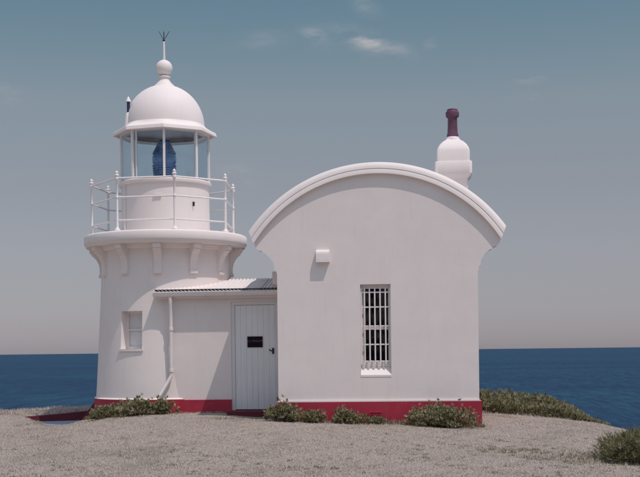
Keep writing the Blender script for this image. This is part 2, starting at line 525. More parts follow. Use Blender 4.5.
# ---------------------------------------------------------------- keeper's building (arched)
ZC, RO, RI = 1.848, 2.912, 2.69
ARC = [(-54.5 + 109*k/56) for k in range(57)]
house = thing('arched_building', 'white rendered building with barrel-vaulted roof, barred window and red plinth', 'building', (0, 0, 0))
def side_profile(s):   # wall top, cornice steps
    return [(s*1.85, -.45), (s*1.85, 2.72), (s*1.875, 2.80), (s*1.90, 2.82), (s*1.915, 2.93), (s*1.98, 3.02), (s*2.06, 3.10), (s*2.11, 3.125), (s*2.13, 3.16), (s*2.20, 3.175), (s*2.262, 3.25)]
arc_in = [(2.70*math.sin(R(a)), ZC + 2.70*math.cos(R(a))) for a in np.linspace(56.5, -56.5, 49)]
outline = side_profile(1) + arc_in + side_profile(-1)[::-1]
WX0, WX1, WZ0, WZ1 = -.31, .25, .81, 2.506
bm = bmesh.new()
prism(bm, outline, 0, .32, [(WX0, WZ0), (WX1, WZ0), (WX1, WZ1), (WX0, WZ1)])
for s in (-1, 1):
    pr = [(s*1.85, -.45), (s*1.85, 3.30), (s*1.55, 3.30), (s*1.55, -.45)]
    prism(bm, pr, .322, 4.3)
prism(bm, [(x*.82 if abs(x) > 1.85 else x, z) for x, z in outline], 4.302, 4.6)
obj('wall', bm, 'render', house)
bm = bmesh.new()
for s in (-1, 1): box(bm, s*1.62, s*1.895, -.043, 4.64, -.45, .342)
box(bm, -1.619, 1.619, -.043, .30, -.45, .342)
obj('plinth', bm, 'red', house, bevel=.008)
# thin weathered ledge on the plinth
bm = bmesh.new(); prism(bm, [(-1.885, .343), (1.885, .343), (1.852, .366), (-1.852, .366)], -.034, -.002)
obj('plinth_ledge', bm, 'trim', house)
# vault
def arc_band(bm, r0, r1, y0, y1, e0, e1, n=72):
    """e0/e1: end angle at the inner and outer radius"""
    a, b = [], []
    for k in range(n+1):
        t = -1 + 2*k/n
        a.append((r1*math.sin(R(e1*t)), ZC + r1*math.cos(R(e1*t))))
        b.append((r0*math.sin(R(e0*t)), ZC + r0*math.cos(R(e0*t))))
    A0 = [bm.verts.new((x, y0, z)) for x, z in a]; B0 = [bm.verts.new((x, y0, z)) for x, z in b]
    A1 = [bm.verts.new((x, y1, z)) for x, z in a]; B1 = [bm.verts.new((x, y1, z)) for x, z in b]
    for k in range(n):
        bm.faces.new((A0[k], B0[k], B0[k+1], A0[k+1])); bm.faces.new((A1[k], A1[k+1], B1[k+1], B1[k]))
        bm.faces.new((A0[k], A0[k+1], A1[k+1], A1[k])); bm.faces.new((B0[k], B1[k], B1[k+1], B0[k+1]))
    for k in (0, n): bm.faces.new((A0[k], A1[k], B1[k], B0[k]))
    return bm
ang = lambda r: 57.7 + (54.5-57.7)*(r-RI)/(RO-RI)
obj('vault_roof', arc_band(bmesh.new(), 2.702, 2.895, .001, 4.62, 54.8, 54.2), 'trim', house, 30)
def arc_sweep(prof, n=72):
    """prof: closed outline of (radius, y), swept along the arch; the ends follow ang(r)"""
    bm = bmesh.new()
    rows = [[bm.verts.new((r*math.sin(R(ang(r)*t)), y, ZC + r*math.cos(R(ang(r)*t)))) for r, y in prof] for t in (-1 + 2*k/n for k in range(n+1))]
    m_ = len(prof)
    for k in range(n):
        for i in range(m_): bm.faces.new((rows[k][i], rows[k+1][i], rows[k+1][(i+1) % m_], rows[k][(i+1) % m_]))
    bm.faces.new(rows[0]); bm.faces.new(rows[-1][::-1])
    return bm
barge = obj('arched_barge', arc_sweep([(RI, 0), (RI, -.066), (RI+.006, -.074), (2.745, -.070), (2.775, -.060), (2.782, -.052), (2.782, 0)]), 'trim', house, 25)
obj('moulding', arc_sweep([(2.783, 0), (2.783, -.058), (2.790, -.064), (2.835, -.058), (2.868, -.042), (2.898, -.018), (RO, .02), (2.86, .02), (2.86, 0)]), 'trim', barge, 25)
# vent hood and floor grille
bm = bmesh.new()
pts = [(0.02, 2.925), (-.100, 2.925), (-.100, 3.07), (-.095, 3.10), (-.084, 3.128), (-.06, 3.146), (-.03, 3.155), (.02, 3.155)]
a = [bm.verts.new((-1.112, y, z)) for y, z in pts]; b_ = [bm.verts.new((-.868, y, z)) for y, z in pts]
bm.faces.new(a); bm.faces.new(b_[::-1])
for i in range(len(pts)): bm.faces.new((a[i], b_[i], b_[(i+1) % len(pts)], a[(i+1) % len(pts)]))
obj('vent_hood', bm, 'trim', house, 40, bevel=.006)
bm = bmesh.new()
for z in (.008, .055, .102, .149): box(bm, -.165, .065, -.062, -.02, z-.009, z+.009)
for x in (-.165, .065): box(bm, x-.012, x+.012, -.064, -.02, -.002, .16)
obj('floor_grille', bm, 'red', house, bevel=.003)
# little masonry block in the corner over the porch roof
obj('corner_block', mkbox(-2.10, -1.8505, 1.24, 1.44, 2.60, 2.86), 'render', house, bevel=.01)

# window: sloping sill, sash frame, panes, iron grating
win = bpy.data.objects.new('window', None); COL.objects.link(win); win.parent = house; win.location = (0, 0, 0)
win['label'] = 'tall narrow sash window behind a white iron grating'
bm = bmesh.new()
a = [(-.006, .80), (-.006, .835), (.12, .985), (.30, .985), (.30, .80)]
lo = [bm.verts.new((WX0+.002 if y > 0 else WX0-.0, y, z)) for y, z in a]; hi = [bm.verts.new((WX1-.002 if y > 0 else WX1+.0, y, z)) for y, z in a]
bm.faces.new(lo); bm.faces.new(hi[::-1])
for i in range(5): bm.faces.new((lo[i], hi[i], hi[(i+1) % 5], lo[(i+1) % 5]))
obj('sill', bm, 'trim', win)
bm = bmesh.new()
box(bm, WX0+.002, WX0+.052, .11, .20, .985, WZ1-.002); box(bm, WX1-.052, WX1-.002, .11, .20, .985, WZ1-.002)
box(bm, WX0+.052, WX1-.052, .11, .20, WZ1-.075, WZ1-.002); box(bm, WX0+.052, WX1-.052, .11, .20, .985, 1.085)
box(bm, WX0+.052, WX1-.052, .13, .18, 1.672, 1.722)
obj('frame', bm, 'trim', win)
for z0, z1 in ((1.085, 1.672), (1.722, WZ1-.075)):
    obj('pane', mkbox(WX0+.05, WX1-.05, .150, .155, z0, z1), 'winglass', win)
obj('blind', mkbox(WX0-.1, WX1+.1, .36, .37, .9, 2.6), 'brown', win)
for x in (-.233, -.140, -.043, .055, .152): obj('bar', mkbox(x-.0125, x+.0125, .040, .056, 1.03, 2.44), 'iron', win)
for x in (-.296, .236): obj('bar', mkbox(x-.011, x+.011, .040, .056, 1.03, 2.44), 'iron', win)
for z in (2.361, 2.089, 1.738, 1.398, 1.088): obj('bar', mkbox(WX0+.0005, WX1-.0005, .0565, .070, z-.0125, z+.0125), 'iron', win)

# chimney
chim = mklathe([(.31, 3.6), (.31, 4.90), (.32, 4.93), (.355, 4.96), (.395, 5.02), (.395, 5.26), (.385, 5.28), (.352, 5.285), (.352, 5.51), (.33, 5.58), (.285, 5.655), (.225, 5.72), (.165, 5.765), (.12, 5.80)], 128, 1.53, 3.7, sup=18, cap=True)
chimney = obj('chimney', chim, 'trim', house, 35)
obj('mortar_collar', mklathe([(.155, 5.77), (.15, 5.82), (.125, 5.85)], 32, 1.53, 3.7, cap=True), 'trim', chimney, 40)
obj('chimney_pot', mklathe([(.125, 5.80), (.125, 5.90), (.112, 5.93), (.105, 6.05), (.102, 6.24), (.108, 6.27), (.14, 6.29), (.148, 6.34), (.142, 6.39), (.118, 6.41), (.118, 6.44), (.10, 6.455), (.085, 6.45), (.08, 6.2)], 32, 1.53, 3.7), 'pot', chimney, 40)

# ---------------------------------------------------------------- porch between building and tower
porch = thing('entrance_porch', 'low white porch with corrugated iron roof joining the tower to the arched building', 'porch', (-3.2, 1.5, 0))
def P_(o):
    o.parent = porch; o.matrix_parent_inverse = Matrix.Translation((3.2, -1.5, 0)); return o
PXL, PXR = -4.30, -1.852
bm = bmesh.new()
prism(bm, [(PXL, -.3), (-2.972, -.3), (-2.972, 2.288), (-2.028, 2.288), (-2.028, -.3), (PXR, -.3), (PXR, 2.46), (PXL, 2.46)], 1.50, 1.68)
box(bm, PXL, PXR, 2.55, 2.70, -.3, 2.70)
P_(obj('wall', bm, 'render'))
P_(obj('plinth', mkbox(PXL, -2.974, 1.455, 1.4995, -.3, .340), 'red', bevel=.006))
P_(obj('plinth', mkbox(-2.026, PXR, 1.455, 1.4995, -.3, .340), 'red', bevel=.006))
bm = bmesh.new(); prism(bm, [(-2.99, -.25), (-1.90, -.25), (-1.90, .125), (-2.99, .125)], 1.0, 1.66)
P_(obj('doorstep', bm, 'maroon', bevel=.012))
# door
door = bpy.data.objects.new('door', None); COL.objects.link(door); P_(door)
door['label'] = 'pale grey boarded door with a small dark plaque'
bm = bmesh.new()
box(bm, -2.971, -2.902, 1.515, 1.60, .126, 2.287); box(bm, -2.096, -2.029, 1.515, 1.60, .126, 2.287); box(bm, -2.902, -2.096, 1.515, 1.60, 2.222, 2.287)
obj('frame', bm, 'doorframe', door, bevel=.004)
np_ = 7; pw = (2.900-2.098)/np_
pm_ = mkbox(-pw/2+.0006, pw/2-.0006, 0, .035, .14, 2.216)
ed = [e for e in pm_.edges if abs(e.verts[0].co.z-e.verts[1].co.z) > 1]
bmesh.ops.bevel(pm_, geom=ed, offset=.0035, segments=1, affect='EDGES')
pme = bpy.data.meshes.new('plank'); bmesh.ops.recalc_face_normals(pm_, faces=pm_.faces[:]); pm_.to_mesh(pme); pm_.free()
for k in range(np_):
    o = link('plank', pme, 'door', door, (-2.900 + pw*(k+.5), 1.535 + random.uniform(-.0012, .0012), 0))
obj('plaque', mkbox(-2.652, -2.345, 1.520, 1.531, 1.375, 1.592), 'plaque', door)['label'] = 'small dark plaque with a faint worn line of lettering'
bm = bmesh.new()
box(bm, -2.155, -2.118, 1.524, 1.534, 1.24, 1.36); tube(bm, [(-2.137, 1.53, 1.31), (-2.137, 1.475, 1.31)], .011)
tube(bm, [(-2.13, 1.478, 1.31), (-2.185, 1.474, 1.303), (-2.205, 1.48, 1.335)], .013)
obj('handle', bm, 'dark', door)
bm = bmesh.new(); box(bm, -2.06, -2.01, 1.46, 1.51, .32, .38); tube(bm, [(-2.03, 1.46, .35), (-2.03, 1.43, .35)], .02)
obj('door_catch', bm, 'dark', door)
# corrugated roof sheets: each its own sheet lapped over the next
EY, EZ, TY, TZ = 1.282, 2.511, 2.72, 2.815
pitch = .076
nwave = 10
def sheet_mesh():
    bm = bmesh.new()
    n = nwave*8
    w = nwave*pitch
    top, bot = [], []
    for j in range(9):
        t = j/8
        y, z = EY + (TY-EY)*t, EZ + (TZ-EZ)*t
        rt, rb = [], []
        for k in range(n+1):
            x = w*k/n
            h = .0115*math.cos(2*PI*k/8)
            rt.append(bm.verts.new((x, y, z+h))); rb.append(bm.verts.new((x, y, z+h-.0016)))
        top.append(rt); bot.append(rb)
    for j in range(8):
        for k in range(n):
            bm.faces.new((top[j][k], top[j][k+1], top[j+1][k+1], top[j+1][k]))
            bm.faces.new((bot[j][k], bot[j+1][k], bot[j+1][k+1], bot[j][k+1]))
    for k in range(n):
        bm.faces.new((top[0][k], bot[0][k], bot[0][k+1], top[0][k+1]))
    for p in bm.faces: p.smooth = True
    me = bpy.data.meshes.new('roof_sheet'); bm.to_mesh(me); bm.free()
    return me
sm = sheet_mesh()
x = -4.475
for k in range(4):
    o = link('roof_sheet', sm, 'roof', None, (x, 0, .0016*(k % 2) + .001*k)); P_(o)
    o.location.x = x
    x += (nwave-1)*pitch if k < 2 else .50
# rafters' fascia, gutter, downpipe
P_(obj('fascia', mkbox(-4.40, PXR, 1.395, 1.420, 2.36, 2.49), 'trim'))
P_(obj('eave_shade_strip', mkbox(-4.47, PXR, 1.302, 1.345, 2.47, 2.545), 'dark'))  # dark strip added to imitate shade in the gaps under the corrugations
P_(obj('soffit', mkbox(-4.40, PXR, 1.421, 1.499, 2.40, 2.42), 'trim'))
bm = bmesh.new()
sec = []
for k in range(9):
    a = PI + PI*k/8
    sec.append((1.335 + .056*math.cos(a), 2.468 + .066*math.sin(a)))
inn = [(1.335 + (y-1.335)*.90, 2.468 + (z-2.468)*.90) for y, z in sec][::-1]
ring = [(1.335-.056, 2.503), (1.335-.068, 2.494), (1.335-.062, 2.478)] + sec + [(1.391, 2.50)] + inn
def fallz(x): return (x + 2.0)*.003   # the gutter falls towards the downpipe
for xa, xb in ((-4.50, PXR-.002),):
    A = [bm.verts.new((xa, y, z + fallz(xa))) for y, z in ring]; B = [bm.verts.new((xb, y, z + fallz(xb))) for y, z in ring]
    for i in range(len(ring)): bm.faces.new((A[i], B[i], B[(i+1) % len(ring)], A[(i+1) % len(ring)]))
    bm.faces.new(A); bm.faces.new(B[::-1])
for xe in (-4.505,):
    A = [bm.verts.new((xe, y, z + fallz(xe))) for y, z in sec]; bm.faces.new(A)
P_(obj('gutter', bm, 'iron', None, 50))
bm = bmesh.new()
dp = [(-4.16, 1.335, 2.40), (-4.16, 1.335, 2.33), (-4.165, 1.36, 2.22), (-4.17, 1.385, 2.12), (-4.17, 1.40, 1.9), (-4.17, 1.40, .86), (-4.185, 1.395, .80), (-4.37, 1.30, .46), (-4.385, 1.29, .43)]
tube(bm, dp, .036, 14)
dpo = P_(obj('downpipe', bm, 'iron', None, 50))
for z in (1.76, .93):
    bm = bmesh.new(); lathe(bm, [(.037, z-.03), (.047, z-.028), (.047, z+.028), (.037, z+.03)], 16, -4.17, 1.40); box(bm, -4.19, -4.15, 1.438, 1.52, z-.012, z+.012)
    o = obj('pipe_collar', bm, 'iron', None, 40); o.parent = dpo

# ---------------------------------------------------------------- the lighthouse tower
TC = (-4.58, 2.90)
tower = thing('lighthouse_tower', 'round white lighthouse tower with railed gallery, glazed lantern and domed top', 'lighthouse', (TC[0], TC[1], 0))
def T(o):
    o.parent = tower; o.matrix_parent_inverse = Matrix.Translation((-TC[0], -TC[1], 0)); return o
def wall_r(z): return 1.50 - .135*min(1, max(0, (z-.36)/2.5))**.9
seg = 180
wz = [.355, .6, .9, 1.15, 1.372, 1.6, 1.85, 2.135, 2.4, 2.65, 2.9, 3.2, 3.55]
VA = 12.6                                            # the bearing of the camera from the tower's axis
A0, A1 = -40+VA-.6, -19.5+VA-.5
k0 = round((A0 % 360)/2); k1 = round((A1 % 360)/2)
bm = bmesh.new()
prof = [(wall_r(z), z) for z in wz]
i0, i1 = wz.index(1.372), wz.index(2.135)
lathe(bm, prof, seg, *TC, skip=lambda i, k: i0 <= i < i1 and k0 <= k < k1)
# reveals of the window opening
def rv(k, z, d): return pol(wall_r(z)-d, k*2, z, TC)
for k in (k0, k1):
    for zi in range(i0, i1):
        v = [bm.verts.new(rv(k, wz[zi], 0)), bm.verts.new(rv(k, wz[zi], .26)), bm.verts.new(rv(k, wz[zi+1], .26)), bm.verts.new(rv(k, wz[zi+1], 0))]
        bm.faces.new(v)
for z in (wz[i0], wz[i1]):
    for k in range(k0, k1):
        bm.faces.new([bm.verts.new(rv(k, z, 0)), bm.verts.new(rv(k+1, z, 0)), bm.verts.new(rv(k+1, z, .26)), bm.verts.new(rv(k, z, .26))])
bmesh.ops.remove_doubles(bm, verts=bm.verts[:], dist=.0005)
T(obj('wall', bm, 'render', None, 35))
bm = mklathe([(1.545, -.45), (1.545, .345), (1.538, .352), (1.50, .368), (1.45, .369)], 120, *TC)
T(obj('plinth', bm, 'red', None, 35))
T(obj('plinth_ledge', mklathe([(1.541, .355), (1.52, .372), (1.49, .382)], 120, *TC), 'trim', None, 60))
# tower window
tw = bpy.data.objects.new('window', None); COL.objects.link(tw); T(tw)
tw['label'] = 'narrow sash window set deep in the round tower wall'
def curved_box(bm, a0, a1, r0, r1, z0, z1, n=4):
    rows = []
    for k in range(n+1):
        a = a0 + (a1-a0)*k/n
        rows.append([bm.verts.new(pol(r, a, z, TC)) for r, z in ((r0, z0), (r1, z0), (r1, z1), (r0, z1))])
    for k in range(n):
        for i in range(4): bm.faces.new((rows[k][i], rows[k+1][i], rows[k+1][(i+1) % 4], rows[k][(i+1) % 4]))
    bm.faces.new(rows[0][::-1]); bm.faces.new(rows[-1])
    return bm
ka, kb = k0*2, k1*2
bm = bmesh.new()
curved_box(bm, ka, ka+1.6, 1.20, 1.24, 1.372, 2.135); curved_box(bm, kb-1.6, kb, 1.20, 1.24, 1.372, 2.135)
curved_box(bm, ka+1.6, kb-1.6, 1.20, 1.24, 2.09, 2.135); curved_box(bm, ka+1.6, kb-1.6, 1.20, 1.24, 1.372, 1.42); curved_box(bm, ka+1.6, kb-1.6, 1.205, 1.245, 1.745, 1.775)
obj('frame', bm, 'trim', tw)
obj('pane', curved_box(bmesh.new(), ka+1.5, kb-1.5, 1.222, 1.227, 1.42, 2.09), 'clearglass', tw)
obj('blind', curved_box(bmesh.new(), ka+.2, kb-.2, 1.196, 1.199, 1.372, 2.135), 'door', tw)
obj('sill', curved_box(bmesh.new(), ka-1.4, kb+1.0, 1.20, 1.47, 1.325, 1.371), 'trim', tw, bevel=.008)
# corbels
cp = [(1.25, 2.885), (1.415, 2.885), (1.425, 2.90), (1.425, 2.945), (1.405, 2.965), (1.405, 3.08), (1.425, 3.17), (1.47, 3.26), (1.53, 3.325), (1.575, 3.355), (1.575, 3.395), (1.62, 3.405), (1.62, 3.485), (1.25, 3.485)]
cbm = bmesh.new()
a = [cbm.verts.new((-.078, -r, z)) for r, z in cp]; b_ = [cbm.verts.new((.078, -r, z)) for r, z in cp]
cbm.faces.new(a); cbm.faces.new(b_[::-1])
for i in range(len(cp)): cbm.faces.new((a[i], b_[i], b_[(i+1) % len(cp)], a[(i+1) % len(cp)]))
ed = [e for e in cbm.edges if len(e.link_faces) == 2 and e.calc_face_angle(0) > .9]
bmesh.ops.bevel(cbm, geom=ed, offset=.006, segments=1, affect='EDGES')
bmesh.ops.recalc_face_normals(cbm, faces=cbm.faces[:])
cme = bpy.data.meshes.new('corbel'); cbm.to_mesh(cme); cbm.free()
for k in range(12):
    o = link('corbel', cme, 'render', tower); o.rotation_euler.z = R(-7 + VA + 30*k)
T(obj('frieze', mklathe([(1.36, 3.395), (1.425, 3.40), (1.432, 3.41), (1.432, 3.45), (1.455, 3.46), (1.455, 3.5)], 120, *TC), 'trim', None, 35))
T(obj('gallery_slab', mklathe([(1.0, 3.487), (1.65, 3.487), (1.675, 3.495), (1.685, 3.53), (1.708, 3.55), (1.716, 3.57), (1.716, 3.70), (1.704, 3.725), (1.67, 3.742), (.6, 3.755)], 128, *TC), 'render', None, 35))
drum = T(obj('lantern_base', mklathe([(.95, 3.74), (.95, 3.79), (.932, 3.80), (.925, 4.80), (.935, 4.805)], 96, *TC), 'trim', None, 40))
def D(o): o.parent = drum; o.matrix_parent_inverse = Matrix.Translation((-TC[0], -TC[1], 0)); return o
T(obj('lantern_sill', mklathe([(.0, 4.795), (.90, 4.795), (.97, 4.80), (.978, 4.815), (.978, 4.865), (.965, 4.882), (.86, 4.888), (.0, 4.889)], 96, *TC), 'trim', None, 35))
def on_drum(name, deg, z, w, h, d, mat):
    bm = mkbox(-w/2, w/2, -.925-d, -.915, z-h/2, z+h/2)
    o = obj(name, bm, mat, drum, bevel=min(w, h, d)*.2)
    o.rotation_euler.z = R(deg); o.location = (TC[0], TC[1], 0)
    return o
on_drum('vent_box', VA-10, 4.52, .16, .05, .03, 'trim')
on_drum('hook', VA+37, 4.36, .02, .09, .05, 'dark')
# door hatch seam on the drum and a conduit
bm = mktube([pol(.96, VA-62, 3.76), pol(.96, VA-62, 4.80)], .013, 8)
obj('conduit', bm, 'iron', drum, 50).location = (TC[0], TC[1], 0)
# railing: each stanchion with its finial, three rails
RS = 1.545
STAN = [VA-88, VA-39, VA+6.5, VA+52, VA+109, VA+152, VA-166, VA-126]
sprof = [(r*1.25, z) for r, z in [(.034, 3.745), (.052, 3.75), (.052, 3.775), (.036, 3.79), (.026, 3.81), (.020, 3.84), (.019, 4.40), (.024, 4.405), (.026, 4.43), (.024, 4.455), (.019, 4.46), (.018, 4.76), (.026, 4.77), (.032, 4.80), (.032, 4.83), (.024, 4.845)]]
fprof = [(r*1.2, z) for r, z in [(.018, 4.845), (.036, 4.855), (.040, 4.875), (.030, 4.89), (.020, 4.90), (.028, 4.915), (.026, 4.935), (.012, 4.955), (.002, 4.97)]]
sme = None
for a in STAN:
    if sme is None:
        s_ = obj('stanchion', mklathe(sprof, 14, cap=True), 'iron', tower, 50); sme = s_.data
        f_ = obj('finial', mklathe(fprof, 14, cap=True), 'iron', s_, 50); fme = f_.data
    else:
        s_ = link('stanchion', sme, None, tower); f_ = link('finial', fme, None, s_)
    s_.location = pol(RS, a, 0)
for z, r in ((4.815, .019), (4.43, .017), (3.965, .017)):
    bm = bmesh.new()
    for i in range(len(STAN)): tube(bm, [pol(RS, STAN[i], z), pol(RS, STAN[(i+1) % len(STAN)], z)], r, 8)
    obj('rail', bm, 'iron', tower, 60)
# lantern glazing: eight sides, a mullion at each corner
LA = 11.3
RG = .925
mb = bmesh.new()
box(mb, -.024, .024, -RG-.022, -RG+.035, 4.885, 5.905)
mme = bpy.data.meshes.new('mullion'); bmesh.ops.recalc_face_normals(mb, faces=mb.faces[:]); mb.to_mesh(mme); mb.free()
side = 2*RG*math.sin(PI/8); apo = RG*math.cos(PI/8)
gb = mkbox(-side/2+.02, side/2-.02, -apo-.004, -apo+.004, 4.90, 5.89)
gme = bpy.data.meshes.new('lantern_pane'); bmesh.ops.recalc_face_normals(gb, faces=gb.faces[:]); gb.to_mesh(gme); gb.free()
for k in range(8):
    o = link('mullion', mme, 'iron', tower); o.rotation_euler.z = R(LA + 45*k)
    o = link('lantern_pane', gme, 'glass', tower); o.rotation_euler.z = R(LA + 22.5 + 45*k)
# narrow second bar beside the left front mullion (a drip pipe in the glazing corner)
bm = mktube([pol(.885, LA-40.5, 4.88), pol(.885, LA-40.5, 5.90)], .02, 8)
obj('drip_pipe', bm, 'iron', tower, 50)
bm = bmesh.new()
lathe(bm, [(.80, 5.885), (.955, 5.885), (.955, 5.945), (.80, 5.945)], 8, a0=R(LA), a1=R(LA)+2*PI)
obj('lantern_head', bm, 'trim', tower)
# eave: eight sided flared skirt that runs into the round dome
def octr(a, Rr, f):
    """radius at bearing a; f=1 octagon of circumradius Rr, f=0 circle"""
    t = (a - R(LA)) % (PI/4) - PI/8
    o = Rr*math.cos(PI/8)/math.cos(t)
    return f*o + (1-f)*Rr*.965
bm = bmesh.new()
rows = []
n = 128
for Rr, z, f in ((.84, 5.955, 1), (1.02, 5.925, 1), (1.035, 5.885, 1), (1.095, 5.88, 1), (1.10, 5.89, 1), (1.085, 5.955, 1), (1.072, 5.968, 1), (1.0, 6.005, 1), (.94, 6.04, .8), (.895, 6.075, .3), (.872, 6.10, 0)):
    rows.append([bm.verts.new((octr(2*PI*k/n + R(LA), Rr, f)*math.sin(2*PI*k/n + R(LA)), -octr(2*PI*k/n + R(LA), Rr, f)*math.cos(2*PI*k/n + R(LA)), z)) for k in range(n)])
for i in range(len(rows)-1):
    for k in range(n): bm.faces.new((rows[i][k], rows[i][(k+1) % n], rows[i+1][(k+1) % n], rows[i+1][k]))
obj('eave', bm, 'trim', tower, 28)
dome_prof = [(.842, 6.07)] + [(.842*math.cos(R(t)), 6.09 + .885*math.sin(R(t))) for t in range(4, 84, 4)]
dome = obj('dome', mklathe(dome_prof + [(.10, 6.972)], 96), 'trim', tower, 40)
obj('dome_ceiling', mklathe([(.90, 5.95), (.7, 6.10), (.5, 6.2), (.2, 6.28), (.01, 6.3)], 48), 'ceiling', tower, 40)
fin = obj('finial', mklathe([(.235, 6.93), (.215, 6.965), (.165, 7.01), (.125, 7.06), (.105, 7.10), (.105, 7.125), (.13, 7.14), (.13, 7.16), (.10, 7.175)], 40), 'trim', tower, 40)
obj('ball', mklathe([(.085, 7.165)] + [(.178*math.sin(R(t)), 7.34 - .178*math.cos(R(t))) for t in range(30, 171, 7)] + [(.02, 7.52)], 40), 'trim', fin, 60)
obj('spike', mktube([(0, 0, 7.50), (0, 0, 7.70), (0, 0, 7.92)], [.03, .026, .021], 12), 'iron', fin, 60)
bm = bmesh.new()
lathe(bm, [(.024, 7.915), (.03, 7.935), (.012, 7.975), (.004, 7.98)], 12)
for ang_, ln in ((90, .12), (-90, .10), (0, .02), (180, .09)):
    d = R(ang_ + 6)
    tube(bm, [(0, 0, 7.95), (math.sin(d)*ln*.5, -math.cos(d)*ln*.5, 8.03), (math.sin(d)*ln, -math.cos(d)*ln, 8.13)], [.008, .0065, .005], 6)
obj('lightning_prongs', bm, 'dark', fin, 50)
# little flue beside the dome
fp = pol(.80, VA-70, 0)
fl = obj('flue', mktube([(fp[0], fp[1], 6.20), (fp[0], fp[1], 6.57)], .033, 12), 'darkblue', tower, 50)
obj('flue_cap', mklathe([(.03, 6.55), (.058, 6.555), (.052, 6.585), (.03, 6.62), (.012, 6.66), (.002, 6.67)], 16, fp[0], fp[1]), 'iron', fl, 40)
obj('flue_base', mklathe([(.10, 6.0), (.085, 6.15), (.07, 6.24), (.05, 6.31), (.036, 6.33)], 16, fp[0], fp[1]), 'trim', fl, 40)

# the lens stands inside the lantern
lens = thing('lighthouse_lens', 'blue stepped glass beacon lens standing inside the lantern room', 'lens', (TC[0]-.02, TC[1], 4.889))
obj('pedestal', mklathe([(.19, 0), (.19, .04), (.12, .05), (.10, .10), (.16, .12), (.23, .13), (.23, .15), (.05, .155)], 32), 'dark', lens, 40)
def ringprof(z0, z1, r0, r1, n):
    p = []
    for k in range(n):
        a, b_ = z0 + (z1-z0)*k/n, z0 + (z1-z0)*(k+1)/n
        ra, rb = r0 + (r1-r0)*k/n, r0 + (r1-r0)*(k+1)/n
        rm = max(ra, rb)
        p += [(rm - .026, a), (rm + .010, a+(b_-a)*.30), (rm + .004, b_-.006), (rm-.03, b_)]
    return p
for z0, z1, r0, r1, n, nm in ((.15, .40, .225, .245, 5, 'lower_prisms'), (.40, .62, .25, .25, 1, 'bulls_eye_belt'), (.62, .88, .24, .11, 7, 'upper_prisms')):
    if n == 1:
        pr = [(.225, z0), (.245, z0+.03), (.258, (z0+z1)/2), (.245, z1-.03), (.225, z1)]
    else: pr = ringprof(z0, z1, r0, r1, n)
    inner = [(max(.05, r-.035), z) for r, z in pr[::-1] if True]
    inner = [(min(r0, r1)-.04, z1-.002), (min(r0, r1)-.04, z0+.002)]
    obj(nm, mklathe(pr + inner + [pr[0]], 48), 'lens', lens, 30)
obj('lamp', mklathe([(.03, .155), (.03, .42), (.05, .44), (.05, .56), (.02, .60)], 16, cap=True), 'darkblue', lens, 40)
for k in range(3):
    a = 200 + 60*k + VA
    obj('upright', mktube([pol(.19, a, .14), pol(.19, a, .62), pol(.08, a, .885)], .008, 6), 'darkblue', lens, 50)
obj('cap', mklathe([(.125, .875), (.125, .905), (.06, .92), (.002, .925)], 24, cap=False), 'darkblue', lens, 40)

# ---------------------------------------------------------------- sunken paving and low red wall beside the tower
bm = bmesh.new()
fl_ = [(-7.95,3.68),(-7.3,2.54),(-6.9,1.9),(-6.35,1.65),(-5.95,2.4),(-5.9,3.2),(-5.9,4.38),(-6.9,4.12)]
a = [bm.verts.new((x, y, -.205)) for x, y in fl_]; b_ = [bm.verts.new((x, y, -.35)) for x, y in fl_]
bm.faces.new(a); bm.faces.new(b_[::-1])
for i in range(len(fl_)): bm.faces.new((a[i], b_[i], b_[(i+1) % len(fl_)], a[(i+1) % len(fl_)]))
paving = obj('concrete_paving', bm, 'concrete'); paving['kind'] = 'structure'
bm = bmesh.new()
wp = [(-8.25,3.50,-.13), (-7.95,3.66,-.095), (-7.4,3.86,-.06), (-6.9,4.04,-.02), (-6.4,4.2,.025), (-5.95,4.3,.05)]
rows = []
for i, (x, y, zt) in enumerate(wp):
    p, q_ = wp[max(i-1, 0)], wp[min(i+1, len(wp)-1)]
    d = Vector((q_[0]-p[0], q_[1]-p[1], 0)).normalized(); nrm = Vector((-d.y, d.x, 0))*.07
    rows.append([bm.verts.new((x+nrm.x*s, y+nrm.y*s, z)) for s, z in ((-1, -.4), (-1, zt), (1, zt), (1, -.4))])
for i in range(len(rows)-1):
    for k in range(4): bm.faces.new((rows[i][k], rows[i+1][k], rows[i+1][(k+1) % 4], rows[i][(k+1) % 4]))
bm.faces.new(rows[0]); bm.faces.new(rows[-1][::-1])
lw = obj('retaining_wall', bm, 'maroon', bevel=.012)
lw['label'] = 'low dark red retaining wall behind the sunken paving beside the tower'; lw['category'] = 'wall'
bm = bmesh.new()
prism(bm, [(-6.42, -.3), (-5.98, -.3), (-5.98, .34), (-6.11, .31), (-6.24, .13), (-6.42, -.06)], 2.78, 2.92)
bt = obj('sloping_kerb', bm, 'maroon', bevel=.012)
bt['label'] = 'short sloping dark red kerb running down from the round tower plinth'; bt['category'] = 'kerb'

# ---------------------------------------------------------------- vegetation
def quads_mesh(name, V, F, tone, mat):
    me = bpy.data.meshes.new(name)
    nv = len(V)
    me.vertices.add(nv); me.vertices.foreach_set('co', V.astype(np.float32).ravel())
    k = F.shape[1]
    me.loops.add(F.size); me.loops.foreach_set('vertex_index', F.astype(np.int32).ravel())
    me.polygons.add(len(F)); me.polygons.foreach_set('loop_start', np.arange(0, F.size, k, dtype=np.int32))
    at = me.attributes.new('tone', 'FLOAT_COLOR', 'POINT')
    at.data.foreach_set('color', np.c_[tone, np.ones(nv)].astype(np.float32).ravel())
    me.update(calc_edges=True)
    me.materials.append(M[mat])
    return me

